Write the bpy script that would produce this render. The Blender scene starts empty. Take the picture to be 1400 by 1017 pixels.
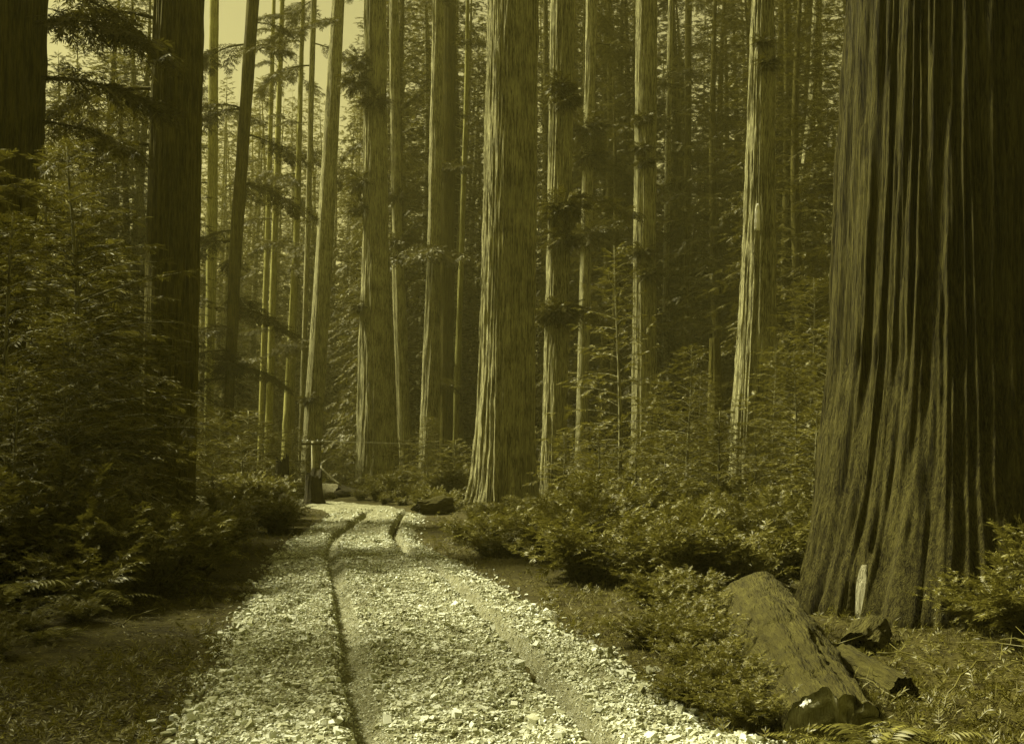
import bpy, math, random
import numpy as np
from mathutils import Vector, Matrix

# ------------------------------------------------------------------ camera, sky, sun, exposure
scn = bpy.context.scene
C = scn.collection
R = math.radians
F, HZ, CX, CAMH = 1600.0, 620.0, 700.0, 1.7      # focal length / horizon / centre in photo pixels, eye height
cam_d = bpy.data.cameras.new('camera')
cam = bpy.data.objects.new('camera', cam_d)
C.objects.link(cam)
cam.location = (0, 0, CAMH)
cam.rotation_euler = (R(90), 0, 0)
cam_d.sensor_width = 36.0
cam_d.lens = F / 1400.0 * 36.0
cam_d.shift_y = (HZ - 508.5) / 1400.0
cam_d.clip_end = 3000
scn.camera = cam

SUN_EL, SUN_AZ = 48.0, -71.0       # azimuth from +Y, clockwise; -90 = from the left
world = bpy.data.worlds.new('World')
scn.world = world
world.use_nodes = True
wn, wl = world.node_tree.nodes, world.node_tree.links
wn.clear()
sky = wn.new('ShaderNodeTexSky')
sky.sky_type = 'NISHITA'
sky.sun_disc = False
sky.sun_elevation = R(SUN_EL)
sky.sun_rotation = R(SUN_AZ)
sky.dust_density = 3.0
bw = wn.new('ShaderNodeRGBToBW')
tint = wn.new('ShaderNodeMix')
tint.data_type = 'RGBA'
tint.blend_type = 'MULTIPLY'
tint.inputs[0].default_value = 1.0
tint.inputs[7].default_value = (1.0, 0.91, 0.42, 1)   # the print is toned: the daylight itself carries the tone
bg = wn.new('ShaderNodeBackground')
bg.inputs['Strength'].default_value = 0.063
wo = wn.new('ShaderNodeOutputWorld')
wl.new(sky.outputs[0], bw.inputs[0])
wl.new(bw.outputs[0], tint.inputs[6])
wl.new(tint.outputs[2], bg.inputs['Color'])
wl.new(bg.outputs[0], wo.inputs[0])

sun_d = bpy.data.lights.new('sun', 'SUN')
sun_d.energy = 5.0
sun_d.angle = R(9)
sun_d.color = (1.0, 0.95, 0.77)
sun = bpy.data.objects.new('sun', sun_d)
C.objects.link(sun)
sd = Vector((math.sin(R(SUN_AZ)) * math.cos(R(SUN_EL)), math.cos(R(SUN_AZ)) * math.cos(R(SUN_EL)), math.sin(R(SUN_EL))))
sun.rotation_euler = sd.to_track_quat('Z', 'Y').to_euler()
sun.location = sd * 100

vs = scn.view_settings
vs.view_transform = 'Standard'
vs.look = 'None'
vs.gamma = 1.0
vs.exposure = 1.24
vs.use_curve_mapping = False
scn.cycles.use_denoising = True
scn.cycles.max_bounces = 6
scn.cycles.diffuse_bounces = 3
scn.cycles.glossy_bounces = 2
scn.cycles.transmission_bounces = 3
scn.cycles.volume_bounces = 0
scn.cycles.caustics_reflective = False
scn.cycles.caustics_refractive = False

# ------------------------------------------------------------------ helpers
def px_x(px, d):
    return (px - CX) / F * d
def px_z(py, d):
    return CAMH - (py - HZ) / F * d

def hash2(ix, iy, seed):
    h = (ix.astype(np.int64) * 374761393 + iy.astype(np.int64) * 668265263 + seed * 974634777) & 0xFFFFFFFF
    h = ((h ^ (h >> 13)) * 1274126177) & 0xFFFFFFFF
    h = h ^ (h >> 16)
    return (h & 0xFFFFFF) / float(0xFFFFFF)

def vnoise(x, y, seed=0, perx=None):
    x = np.asarray(x, float); y = np.asarray(y, float)
    x, y = np.broadcast_arrays(x, y)
    ix = np.floor(x).astype(np.int64); iy = np.floor(y).astype(np.int64)
    fx = x - ix; fy = y - iy
    fx = fx * fx * (3 - 2 * fx); fy = fy * fy * (3 - 2 * fy)
    ix1 = ix + 1
    if perx:
        ix = ix % perx; ix1 = ix1 % perx
    a = hash2(ix, iy, seed); b = hash2(ix1, iy, seed)
    c = hash2(ix, iy + 1, seed); d = hash2(ix1, iy + 1, seed)
    return (a * (1 - fx) + b * fx) * (1 - fy) + (c * (1 - fx) + d * fx) * fy

def sstep(a, b, v):
    t = np.clip((np.asarray(v, float) - a) / (b - a), 0, 1)
    return t * t * (3 - 2 * t)

class G:
    """collects vertices, quads and triangles; build() links them as one mesh object"""
    def __init__(self):
        self.v = []; self.q = []; self.t = []; self.n = 0
    def add(self, v, q=None, t=None):
        v = np.asarray(v, float).reshape(-1, 3)
        if q is not None and len(q):
            self.q.append(np.asarray(q, np.int64).reshape(-1, 4) + self.n)
        if t is not None and len(t):
            self.t.append(np.asarray(t, np.int64).reshape(-1, 3) + self.n)
        self.v.append(v); self.n += len(v)
    def grid(self, P, close_u=False):
        """P: (rows, cols, 3)"""
        r, c = P.shape[:2]
        cc = c if close_u else c - 1
        i = np.arange(r - 1)[:, None]; j = np.arange(cc)[None, :]
        j1 = (j + 1) % c
        q = np.stack([i * c + j, i * c + j1, (i + 1) * c + j1, (i + 1) * c + j], -1)
        self.add(P.reshape(-1, 3), q.reshape(-1, 4))
    def tube(self, pts, rad, n=5, cap=True):
        pts = np.asarray(pts, float); k = len(pts)
        rad = np.broadcast_to(np.asarray(rad, float), (k,))
        tg = np.gradient(pts, axis=0)
        tg /= np.linalg.norm(tg, axis=1, keepdims=True) + 1e-9
        ref = np.array([0, 0, 1.0]) if abs(tg[:, 2]).mean() < .8 else np.array([1.0, 0, 0])
        s = np.cross(tg, ref); s /= np.linalg.norm(s, axis=1, keepdims=True) + 1e-9
        u = np.cross(s, tg)
        a = np.arange(n) / n * 2 * np.pi
        P = pts[:, None] + rad[:, None, None] * (np.cos(a)[None, :, None] * s[:, None] + np.sin(a)[None, :, None] * u[:, None])
        b = self.n
        self.grid(P, True)
        if cap:
            i = np.arange(1, n - 1)
            self.t.append(np.stack([0 * i, i + 1, i], -1) + b)
            e = b + (k - 1) * n
            self.t.append(np.stack([0 * i, i, i + 1], -1) + e)
    def box(self, c, s, rot=None):
        v = np.array([[x, y, z] for z in (-1, 1) for y in (-1, 1) for x in (-1, 1)], float) * np.asarray(s) / 2
        if rot is not None:
            v = v @ np.asarray(rot).T
        self.add(v + np.asarray(c), [[0, 2, 3, 1], [4, 5, 7, 6], [0, 1, 5, 4], [2, 6, 7, 3], [0, 4, 6, 2], [1, 3, 7, 5]])
    def data(self, name, mat, smooth=False):
        me = bpy.data.meshes.new(name)
        v = np.concatenate(self.v)
        q = np.concatenate(self.q) if self.q else np.zeros((0, 4), np.int64)
        t = np.concatenate(self.t) if self.t else np.zeros((0, 3), np.int64)
        me.vertices.add(len(v)); me.vertices.foreach_set('co', v.ravel())
        nl = len(q) * 4 + len(t) * 3
        me.loops.add(nl)
        me.loops.foreach_set('vertex_index', np.concatenate([q.ravel(), t.ravel()]).astype(np.int32))
        me.polygons.add(len(q) + len(t))
        st = np.concatenate([np.arange(len(q)) * 4, len(q) * 4 + np.arange(len(t)) * 3]).astype(np.int32)
        me.polygons.foreach_set('loop_start', st)
        me.polygons.foreach_set('use_smooth', np.full(len(st), bool(smooth)))
        me.update(calc_edges=True)
        me.validate()
        if mat: me.materials.append(mat)
        return me
    def build(self, name, mat, parent=None, smooth=False):
        return link(name, self.data(name, mat, smooth), parent)

def link(name, me, parent=None):
    o = bpy.data.objects.new(name, me)
    C.objects.link(o)
    if parent is not None: o.parent = parent
    return o

def tag(o, label=None, cat=None, group=None, kind=None):
    for k, v in (('label', label), ('category', cat), ('group', group), ('kind', kind)):
        if v: o[k] = v
    return o

def empty(name, loc, label, cat, group=None, rz=0.0, sc=1.0):
    o = bpy.data.objects.new(name, None)
    C.objects.link(o)
    o.empty_display_size = .2
    o.location = loc; o.rotation_euler = (0, 0, rz); o.scale = (sc, sc, sc)
    return tag(o, label, cat, group)

# ------------------------------------------------------------------ materials
def new_mat(name):
    m = bpy.data.materials.new(name); m.use_nodes = True
    n = m.node_tree.nodes; n.clear()
    out = n.new('ShaderNodeOutputMaterial')
    return m, n, m.node_tree.links, out

def ramp(n, cols):
    r = n.new('ShaderNodeValToRGB')
    e = r.color_ramp.elements
    while len(e) < len(cols): e.new(.5)
    for el, (p, c) in zip(e, cols):
        el.position = p; el.color = (*c, 1)
    return r

def mat_bark(name, dark, light, stretch=.07, scale=16.0, bump=.5):
    m, n, l, out = new_mat(name)
    tc = n.new('ShaderNodeTexCoord')
    mp = n.new('ShaderNodeMapping'); mp.inputs['Scale'].default_value = (1, 1, stretch)
    l.new(tc.outputs['Object'], mp.inputs[0])
    n1 = n.new('ShaderNodeTexNoise'); n1.inputs['Scale'].default_value = scale; n1.inputs['Detail'].default_value = 6; n1.inputs['Roughness'].default_value = .65
    n2 = n.new('ShaderNodeTexNoise'); n2.inputs['Scale'].default_value = scale * 4; n2.inputs['Detail'].default_value = 4
    n3 = n.new('ShaderNodeTexNoise'); n3.inputs['Scale'].default_value = 1.3; n3.inputs['Detail'].default_value = 4
    l.new(mp.outputs[0], n1.inputs[0]); l.new(mp.outputs[0], n2.inputs[0]); l.new(tc.outputs['Object'], n3.inputs[0])
    a = n.new('ShaderNodeMath'); a.operation = 'ADD'
    b = n.new('ShaderNodeMath'); b.operation = 'MULTIPLY'; b.inputs[1].default_value = .5
    l.new(n2.outputs[0], b.inputs[0]); l.new(n1.outputs[0], a.inputs[0]); l.new(b.outputs[0], a.inputs[1])
    a2 = n.new('ShaderNodeMath'); a2.operation = 'MULTIPLY_ADD'; a2.inputs[1].default_value = .35
    l.new(n3.outputs[0], a2.inputs[0]); l.new(a.outputs[0], a2.inputs[2])
    r = ramp(n, [(.62, dark), (1.0, light)])
    sub = n.new('ShaderNodeMath'); sub.operation = 'SUBTRACT'; sub.inputs[1].default_value = .12
    l.new(a2.outputs[0], sub.inputs[0]); l.new(sub.outputs[0], r.inputs[0])
    p = n.new('ShaderNodeBsdfPrincipled'); p.inputs['Roughness'].default_value = .95
    p.inputs['Specular IOR Level'].default_value = .1
    l.new(r.outputs[0], p.inputs['Base Color'])
    bp = n.new('ShaderNodeBump'); bp.inputs['Strength'].default_value = min(1, bump * 1.4); bp.inputs['Distance'].default_value = .09
    l.new(a.outputs[0], bp.inputs['Height']); l.new(bp.outputs[0], p.inputs['Normal'])
    l.new(p.outputs[0], out.inputs[0])
    return m

def mat_leaf(name, dark, light, trans=.3):
    m, n, l, out = new_mat(name)
    g = n.new('ShaderNodeNewGeometry')
    oi = n.new('ShaderNodeObjectInfo')
    ad = n.new('ShaderNodeMath'); ad.operation = 'MULTIPLY_ADD'; ad.inputs[1].default_value = .75
    mu = n.new('ShaderNodeMath'); mu.operation = 'MULTIPLY'; mu.inputs[1].default_value = .25
    l.new(oi.outputs['Random'], mu.inputs[0])
    l.new(g.outputs['Random Per Island'], ad.inputs[0]); l.new(mu.outputs[0], ad.inputs[2])
    r = ramp(n, [(0.0, dark), (1.0, light)])
    l.new(ad.outputs[0], r.inputs[0])
    d = n.new('ShaderNodeBsdfDiffuse'); t = n.new('ShaderNodeBsdfTranslucent')
    gl = n.new('ShaderNodeBsdfGlossy'); gl.inputs['Roughness'].default_value = .45
    gl.inputs['Color'].default_value = (.8, .8, .6, 1)
    mx = n.new('ShaderNodeMixShader'); mx.inputs[0].default_value = trans
    m2 = n.new('ShaderNodeMixShader'); m2.inputs[0].default_value = .035
    l.new(r.outputs[0], d.inputs[0]); l.new(r.outputs[0], t.inputs[0])
    l.new(d.outputs[0], mx.inputs[1]); l.new(t.outputs[0], mx.inputs[2])
    l.new(mx.outputs[0], m2.inputs[1]); l.new(gl.outputs[0], m2.inputs[2])
    l.new(m2.outputs[0], out.inputs[0])
    return m

def mat_noise(name, cols, scale=3.0, detail=8, rough=.95, bump=.5, bscale=None, bdist=.03, spec=.15, sx=(1, 1, 1)):
    m, n, l, out = new_mat(name)
    tc = n.new('ShaderNodeTexCoord')
    mp = n.new('ShaderNodeMapping'); mp.inputs['Scale'].default_value = sx
    l.new(tc.outputs['Object'], mp.inputs[0])
    n1 = n.new('ShaderNodeTexNoise'); n1.inputs['Scale'].default_value = scale; n1.inputs['Detail'].default_value = detail; n1.inputs['Roughness'].default_value = .7
    n2 = n.new('ShaderNodeTexNoise'); n2.inputs['Scale'].default_value = bscale or scale * 8; n2.inputs['Detail'].default_value = 5
    l.new(mp.outputs[0], n1.inputs[0]); l.new(mp.outputs[0], n2.inputs[0])
    r = ramp(n, cols)
    l.new(n1.outputs[0], r.inputs[0])
    p = n.new('ShaderNodeBsdfPrincipled'); p.inputs['Roughness'].default_value = rough
    p.inputs['Specular IOR Level'].default_value = spec
    l.new(r.outputs[0], p.inputs['Base Color'])
    bp = n.new('ShaderNodeBump'); bp.inputs['Strength'].default_value = bump; bp.inputs['Distance'].default_value = bdist
    l.new(n2.outputs[0], bp.inputs['Height']); l.new(bp.outputs[0], p.inputs['Normal'])
    l.new(p.outputs[0], out.inputs[0])
    return m

def mat_stone(name):
    m, n, l, out = new_mat(name)
    g = n.new('ShaderNodeNewGeometry')
    r = ramp(n, [(0, (.20, .197, .085)), (.35, (.44, .447, .255)), (1, (.72, .745, .55))])
    l.new(g.outputs['Random Per Island'], r.inputs[0])
    p = n.new('ShaderNodeBsdfPrincipled'); p.inputs['Roughness'].default_value = .85; p.inputs['Specular IOR Level'].default_value = .2
    l.new(r.outputs[0], p.inputs['Base Color']); l.new(p.outputs[0], out.inputs[0])
    return m

M = {
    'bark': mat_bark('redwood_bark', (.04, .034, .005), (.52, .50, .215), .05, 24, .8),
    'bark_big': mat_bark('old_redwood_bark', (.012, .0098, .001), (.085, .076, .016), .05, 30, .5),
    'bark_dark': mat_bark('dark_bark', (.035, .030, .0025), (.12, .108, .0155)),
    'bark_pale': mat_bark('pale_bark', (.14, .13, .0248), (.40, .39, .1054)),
    'twig': mat_noise('twig_bark', [(.3, (.06, .052, .0062)), (.7, (.16, .145, .0279))], 12),
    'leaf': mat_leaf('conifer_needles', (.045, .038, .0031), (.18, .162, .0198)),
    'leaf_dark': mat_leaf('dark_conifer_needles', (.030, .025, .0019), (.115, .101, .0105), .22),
    'leaf_shrub': mat_leaf('shrub_leaves', (0.0504, 0.0437, 0.0036), (0.1932, 0.1764, 0.0260)),
    'fern': mat_leaf('fern_fronds', (.05, .044, .0056), (.25, .235, .0403)),
    'soil': mat_noise('forest_soil', [(.3, (.020, .016, .0012)), (.55, (.05, .043, .0050)), (.8, (.11, .098, .0161))], 2.2, 10, bump=.9, bscale=30),
    'road': mat_noise('crushed_stone_bed', [(.32, (.09, .085, .028)), (.5, (.22, .216, .10)), (.72, (.42, .42, .26))], 14, 10, bump=1.0, bscale=70, bdist=.03),
    'stone': mat_stone('crushed_stone'),
    'litter': mat_leaf('dry_litter', (.035, .029, .0031), (.17, .155, .0310), .1),
    'log': mat_noise('weathered_log', [(.3, (0.0251, 0.0217, 0.0026)), (.55, (0.0628, 0.0560, 0.0088)), (.8, (0.1255, 0.1172, 0.0234))], 16, 12, bump=1.0, bscale=55, bdist=.05, sx=(.12, 1, 1)),
    'char': mat_noise('charred_wood', [(.3, (.012, .010, .002)), (.7, (.05, .044, .010))], 8, 8, bump=.8),
    'wood': mat_bark('bare_wood', (.12, .11, .04), (.46, .44, .24), .05, 28, .6),
    'fresh_wood': mat_bark('fresh_bare_wood', (.55, .54, .33), (.80, .79, .56), .05, 20, .2),
    'pole': mat_bark('pole_wood', (.26, .25, .11), (.50, .49, .27), .06, 30, .3),
    'wire': mat_noise('wire_metal', [(.3, (.25, .24, .12)), (.7, (.4, .39, .2))], 5),
    'insulator': mat_noise('glass_insulator', [(.3, (.35, .36, .22)), (.7, (.5, .5, .35))], 5, rough=.2, spec=.5),
    'white': mat_noise('pale_scrap', [(.3, (.6, .6, .42)), (.7, (.78, .78, .6))], 9),
}

# ------------------------------------------------------------------ terrain
RC = np.array([(2.4, -10), (.83, 0), (.18, 4), (-.40, 7.4), (-.78, 9.4), (-1.08, 11.0), (-1.55, 14.1), (-2.42, 18.5), (-3.05, 22.5), (-3.35, 25.8), (-3.45, 29.5), (-3.8, 32.5), (-4.9, 36.3), (-7.0, 39.6), (-10, 43), (-15, 45.5), (-24, 48), (-40, 50)], float)
# resample the centre line smoothly
def smooth_line(P, n=900):
    t = np.concatenate([[0], np.cumsum(np.linalg.norm(np.diff(P, axis=0), axis=1))])
    s = np.linspace(0, t[-1], n)
    Q = np.stack([np.interp(s, t, P[:, k]) for k in (0, 1)], -1)
    k = 13
    ker = np.hanning(2 * k + 1); ker /= ker.sum()
    pad = np.concatenate([np.repeat(Q[:1], k, 0), Q, np.repeat(Q[-1:], k, 0)])
    return np.stack([np.convolve(pad[:, c], ker, 'valid') for c in (0, 1)], -1), s
RL, RS = smooth_line(RC)
RT = np.gradient(RL, axis=0); RT /= np.linalg.norm(RT, axis=1, keepdims=True)
RN = np.stack([RT[:, 1], -RT[:, 0]], -1)       # to the right of travel
def half_w(y):
    return np.interp(y, [0, 7.4, 11, 14, 18.5, 22, 25.6, 29.5, 33, 38, 60], [1.66, 1.62, 1.53, 1.50, 1.32, 1.15, 1.04, 1.14, 1.12, 1.0, 1.0])

def road_dist(x, y):
    """signed distance across the road (right positive) and the half width there"""
    x = np.atleast_1d(np.asarray(x, float)); y = np.atleast_1d(np.asarray(y, float))
    best = np.full(x.shape, 1e9); idx = np.zeros(x.shape, int)
    L = RL[::6]
    for i in range(len(L)):
        dd = (x - L[i, 0]) ** 2 + (y - L[i, 1]) ** 2
        m = dd < best
        best[m] = dd[m]; idx[m] = i * 6
    off = (x - RL[idx, 0]) * RN[idx, 0] + (y - RL[idx, 1]) * RN[idx, 1]
    d = np.sqrt(best) * np.sign(off + 1e-9)
    return d, half_w(RL[idx, 1])

def ground_h(x, y):
    x = np.atleast_1d(np.asarray(x, float)); y = np.atleast_1d(np.asarray(y, float))
    d, w = road_dist(x, y)
    e = np.abs(d) - w
    h = np.where(d > 0, .03, .12) * sstep(.6, 4.5, e) + .10 * sstep(4, 14, e)
    n = (vnoise(x * .35, y * .35, 3) - .5) * .28 + (vnoise(x * 1.3, y * 1.3, 4) - .5) * .16 + (vnoise(x * 5, y * 5, 5) - .5) * .08
    h = h + n * sstep(.1, 2.5, e)
    h = h - .06 * sstep(-.1, -.5, e)
    dip = sstep(42, 52, y) * sstep(2, -4, x) * sstep(120, 80, y)
    return h - 1.3 * dip

def gh(x, y):
    return float(ground_h(x, y)[0])

def axis_pts(lo, hi, fine_lo, fine_hi, step, growth):
    a = list(np.arange(fine_lo, fine_hi, step))
    s = step; v = fine_hi
    while v < hi:
        a.append(v); s *= growth; v += s
    a.append(hi)
    s = step; v = fine_lo - step; b = []
    while v > lo:
        b.append(v); s *= growth; v -= s
    b.append(lo)
    return np.array(b[::-1] + a)
xs = axis_pts(-700, 700, -8, 8, .18, 1.10)
ys = axis_pts(-60, 1500, 5, 26, .19, 1.06)
X, Y = np.meshgrid(xs, ys)
Z = ground_h(X.ravel(), Y.ravel()).reshape(X.shape)
g = G(); g.grid(np.stack([X, Y, Z], -1))
tag(g.build('ground', M['soil'], smooth=True), 'dark forest floor of soil and needle litter between the trees', kind='structure')

# ruts and tracks in the road, from the photograph, on the road plane
def plane(px, py):
    d = CAMH * F / (py - HZ)
    return px_x(px, d), d
rut_l = np.array([plane(*p) for p in [(505, 1090), (487, 985), (470, 880), (455, 790), (447, 760), (460, 735), (505, 704)]])
rut_r = np.array([plane(*p) for p in [(860, 1090), (778, 985), (700, 890), (612, 800), (552, 760), (536, 735), (548, 708)]])
side_tracks = [np.array([plane(352, 922), plane(428, 884)]), np.array([plane(375, 852), plane(442, 816)]), np.array([plane(690, 905), plane(820, 935)])]
def seg_dist(x, y, P):
    best = np.full(x.shape, 1e9)
    for a, b in zip(P[:-1], P[1:]):
        ab = b - a
        t = np.clip(((x - a[0]) * ab[0] + (y - a[1]) * ab[1]) / (ab @ ab), 0, 1)
        best = np.minimum(best, np.hypot(x - a[0] - t * ab[0], y - a[1] - t * ab[1]))
    return best
def rut_side(x, y, P):
    """signed x offset from the rut line"""
    return x - np.interp(y, P[:, 1], P[:, 0])
def road_h(x, y, e):
    """e: distance inside the edge"""
    h = .035 + .05 * sstep(-.1, .5, e)
    for P, dep, out_ in ((rut_l, .10, .20), (rut_r, .16, .13)):
        o = rut_side(x, y, P)
        live = sstep(34, 30, y)
        o = o + .05 * (vnoise(y * 1.3, y * 0, 31) - .5) + .03 * (vnoise(x * 9, y * 7, 32) - .5)
        h = h - live * dep * sstep(-.085, -.03, o) * sstep(out_, .03, o) + live * .035 * np.exp(-((o + .18) / .10) ** 2)
    for P in side_tracks:
        h = h - .075 * np.exp(-(seg_dist(x, y, P) / .09) ** 2)
    lum = vnoise(x * 2.6 + y * .5, y * 4.5, 11)
    lum2 = vnoise(x * 7, y * 9, 12)
    h = h + (lum - .5) * .085 + (lum2 - .5) * .045
    mid = np.exp(-((x - np.interp(y, RL[:, 1][:700], RL[:, 0][:700])) / .75) ** 2)
    pit = np.clip(vnoise(x * 3.3, y * 3.6, 13) - .62, 0, 1) * .22
    h = h - pit * mid
    h = h * 1.0 - .16 * sstep(.12, -.35, e)
    return h

yy = RL[:, 1]
sel = (yy > -2)
seg_s = []
s0 = RS[np.argmax(sel)]
s = s0
while s < RS[-1] - 2:
    seg_s.append(s)
    d = np.interp(s, RS, yy)
    s += np.clip(.0055 * max(d, 6.5), .036, .25)
seg_s = np.array(seg_s)
ci = np.stack([np.interp(seg_s, RS, RL[:, 0]), np.interp(seg_s, RS, RL[:, 1])], -1)
nn = np.stack([np.interp(seg_s, RS, RN[:, 0]), np.interp(seg_s, RS, RN[:, 1])], -1)
hw = half_w(ci[:, 1])
U = np.linspace(-1, 1, 125)
off = U[None, :] * (hw[:, None] + .3)
PX = ci[:, None, 0] + nn[:, None, 0] * off
PY = ci[:, None, 1] + nn[:, None, 1] * off
edge_n = (vnoise(PX * 1.5, PY * 1.5, 21) - .5) * .35 + (vnoise(PX * 5, PY * 5, 22) - .5) * .18
E = hw[:, None] - np.abs(off) + edge_n
PZ = road_h(PX, PY, E)
g = G(); g.grid(np.stack([PX, PY, PZ], -1))
tag(g.build('gravel_road', M['road'], smooth=True), 'pale rutted gravel road curving left into the forest', kind='structure')

rng = np.random.default_rng(7)
def stones(n, ylo, yhi, slo, shi, over, power=1.0, edges=False):
    # stones lie thicker where the picture shows them larger
    y = ylo * (yhi / ylo) ** (rng.random(n) ** power)
    Lx, Ly, Nx, Ny = (np.interp(y, RL[:700, 1], A) for A in (RL[:700, 0], RL[:700, 1], RN[:700, 0], RN[:700, 1]))
    w = half_w(y) + over
    if edges:
        sg = np.where(rng.random(n) < .5, -1, 1)
        o = sg * (half_w(y) - .15 + np.abs(rng.normal(0, .16, n)))
    else:
        o = (rng.random(n) * 2 - 1) * w
    x = Lx + Nx * o
    yq = Ly + Ny * o
    e = half_w(yq) - np.abs(o) + (vnoise(x * 1.5, yq * 1.5, 21) - .5) * .35 + (vnoise(x * 5, yq * 5, 22) - .5) * .18
    z = np.maximum(road_h(x, yq, e), ground_h(x, yq) if edges else -9)
    in_rut = np.minimum(np.abs(rut_side(x, yq, rut_l) - .06), np.abs(rut_side(x, yq, rut_r) - .06)) < .10
    keep = ((e > .02) | edges) 
    x, yq, z = x[keep], yq[keep], z[keep]
    k = len(x)
    s = slo + (shi - slo) * rng.random(k) ** 2.5
    s *= np.where(in_rut[keep], .55, 1)
    base = np.array([[a, b, c] for c in (-1, 1) for b in (-1, 1) for a in (-1, 1)], float)
    v = base[None] * np.array([1, 1, 1.0]) + rng.normal(0, .24, (k, 8, 3))
    sc = np.stack([s * rng.uniform(.7, 1.3, k), s * rng.uniform(.5, 1.1, k), s * rng.uniform(.5, .95, k)], -1) * .5
    v = v * sc[:, None]
    a = rng.random(k) * 6.283; t = rng.normal(0, .45, k)
    ct, st = np.cos(t)[:, None], np.sin(t)[:, None]
    v = np.stack([v[..., 0] * ct - v[..., 2] * st, v[..., 1], v[..., 0] * st + v[..., 2] * ct], -1)
    ca, sa = np.cos(a)[:, None], np.sin(a)[:, None]
    v = np.stack([v[..., 0] * ca - v[..., 1] * sa, v[..., 0] * sa + v[..., 1] * ca, v[..., 2]], -1)
    v = v + np.stack([x, yq, z + s * .12], -1)[:, None]
    f = np.array([[0, 2, 3, 1], [4, 5, 7, 6], [0, 1, 5, 4], [2, 6, 7, 3], [0, 4, 6, 2], [1, 3, 7, 5]])
    q = (f[None] + (np.arange(k) * 8)[:, None, None]).reshape(-1, 4)
    return v.reshape(-1, 3), q
g = G()
g.add(*stones(90000, 5.9, 23, .010, .026, .08))
g.add(*stones(5000, 6.2, 34, .022, .055, .08))
g.add(*stones(3500, 6.3, 33, .015, .06, .2, 1.0, True))
tag(g.build('gravel', M['stone']), 'loose pale crushed stone covering the forest road', kind='stuff')

# ------------------------------------------------------------------ foliage
def unit(v):
    return v / (np.linalg.norm(v, axis=-1, keepdims=True) + 1e-9)

def leaves(g, P, D, S, L, W, droop=.12):
    """one narrow pointed leaf per row"""
    P, D, S = (np.asarray(a, float) for a in (P, D, S))
    L = np.asarray(L)[:, None]; W = np.asarray(W)[:, None]
    mid = P + D * L * .45
    tip = P + D * L; tip[:, 2] -= droop * L[:, 0]
    v = np.stack([P, mid + S * W * .5, tip, mid - S * W * .5], 1)
    k = len(P)
    q = np.arange(k * 4).reshape(k, 4)
    g.add(v.reshape(-1, 3), q)

def sprays(g, rng, O, A, N, L, m=7, phi=.85, wid=.24, ll=.42, jit=.12):
    """flat feathered sprays: O origin, A axis, N normal, L length (arrays of k)"""
    O, A, N = (np.asarray(a, float) for a in (O, A, N)); L = np.asarray(L, float)
    k = len(O)
    A = unit(A); S = unit(np.cross(A, N)); N = np.cross(S, A)
    t = np.linspace(.08, .95, m)
    T = np.repeat(t[None], k, 0) + rng.normal(0, .02, (k, m))
    for sg in (-1, 1):
        ph = phi * (1.1 - .45 * T) + rng.normal(0, jit, (k, m))
        D = A[:, None] * np.cos(ph)[..., None] + sg * S[:, None] * np.sin(ph)[..., None] + N[:, None] * rng.normal(0, .16, (k, m))[..., None]
        D = unit(D)
        Pn = O[:, None] + A[:, None] * (T * L[:, None])[..., None]
        Pn = Pn + np.array([0, 0, -1]) * (T ** 2 * L[:, None] * .12)[..., None]
        prof = .35 + .65 * np.sin(np.clip(T * 2.2 + .55, 0, 3.1))
        ln = ll * L[:, None] * prof * rng.uniform(.75, 1.2, (k, m))
        Sd = unit(np.cross(D, N[:, None] + rng.normal(0, .25, (k, m, 3))))
        leaves(g, Pn.reshape(-1, 3), D.reshape(-1, 3), Sd.reshape(-1, 3), ln.ravel(), (ln * wid).ravel())
    leaves(g, O, A, S, L * 1.05, L * .05)

def branch_sprays(g, rng, pts, spray, m, start=.18, both=True, up=(0, 0, 1), **kw):
    k = len(pts)
    tg = unit(np.gradient(pts, axis=0))
    s = np.linspace(0, 1, k)
    O, A, N, L = [], [], [], []
    for i in range(k):
        if s[i] < start: continue
        n = unit(np.array(up, float) + rng.normal(0, .28, 3))
        side = unit(np.cross(tg[i], n))
        for sg in ((-1, 1) if both else (1,)):
            a = rng.uniform(.65, 1.15) * sg
            ax = tg[i] * math.cos(a) + side * math.sin(a) + np.array([0, 0, rng.normal(-.12, .16)])
            O.append(pts[i]); A.append(ax); N.append(n)
            L.append(spray * (.45 + .75 * (1 - abs(s[i] - .45) * 1.2)) * rng.uniform(.7, 1.2))
    O.append(pts[-1]); A.append(tg[-1]); N.append(np.array(up, float)); L.append(spray * .9)
    sprays(g, rng, np.array(O), np.array(A), np.array(N), np.array(L), m, **kw)

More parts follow.
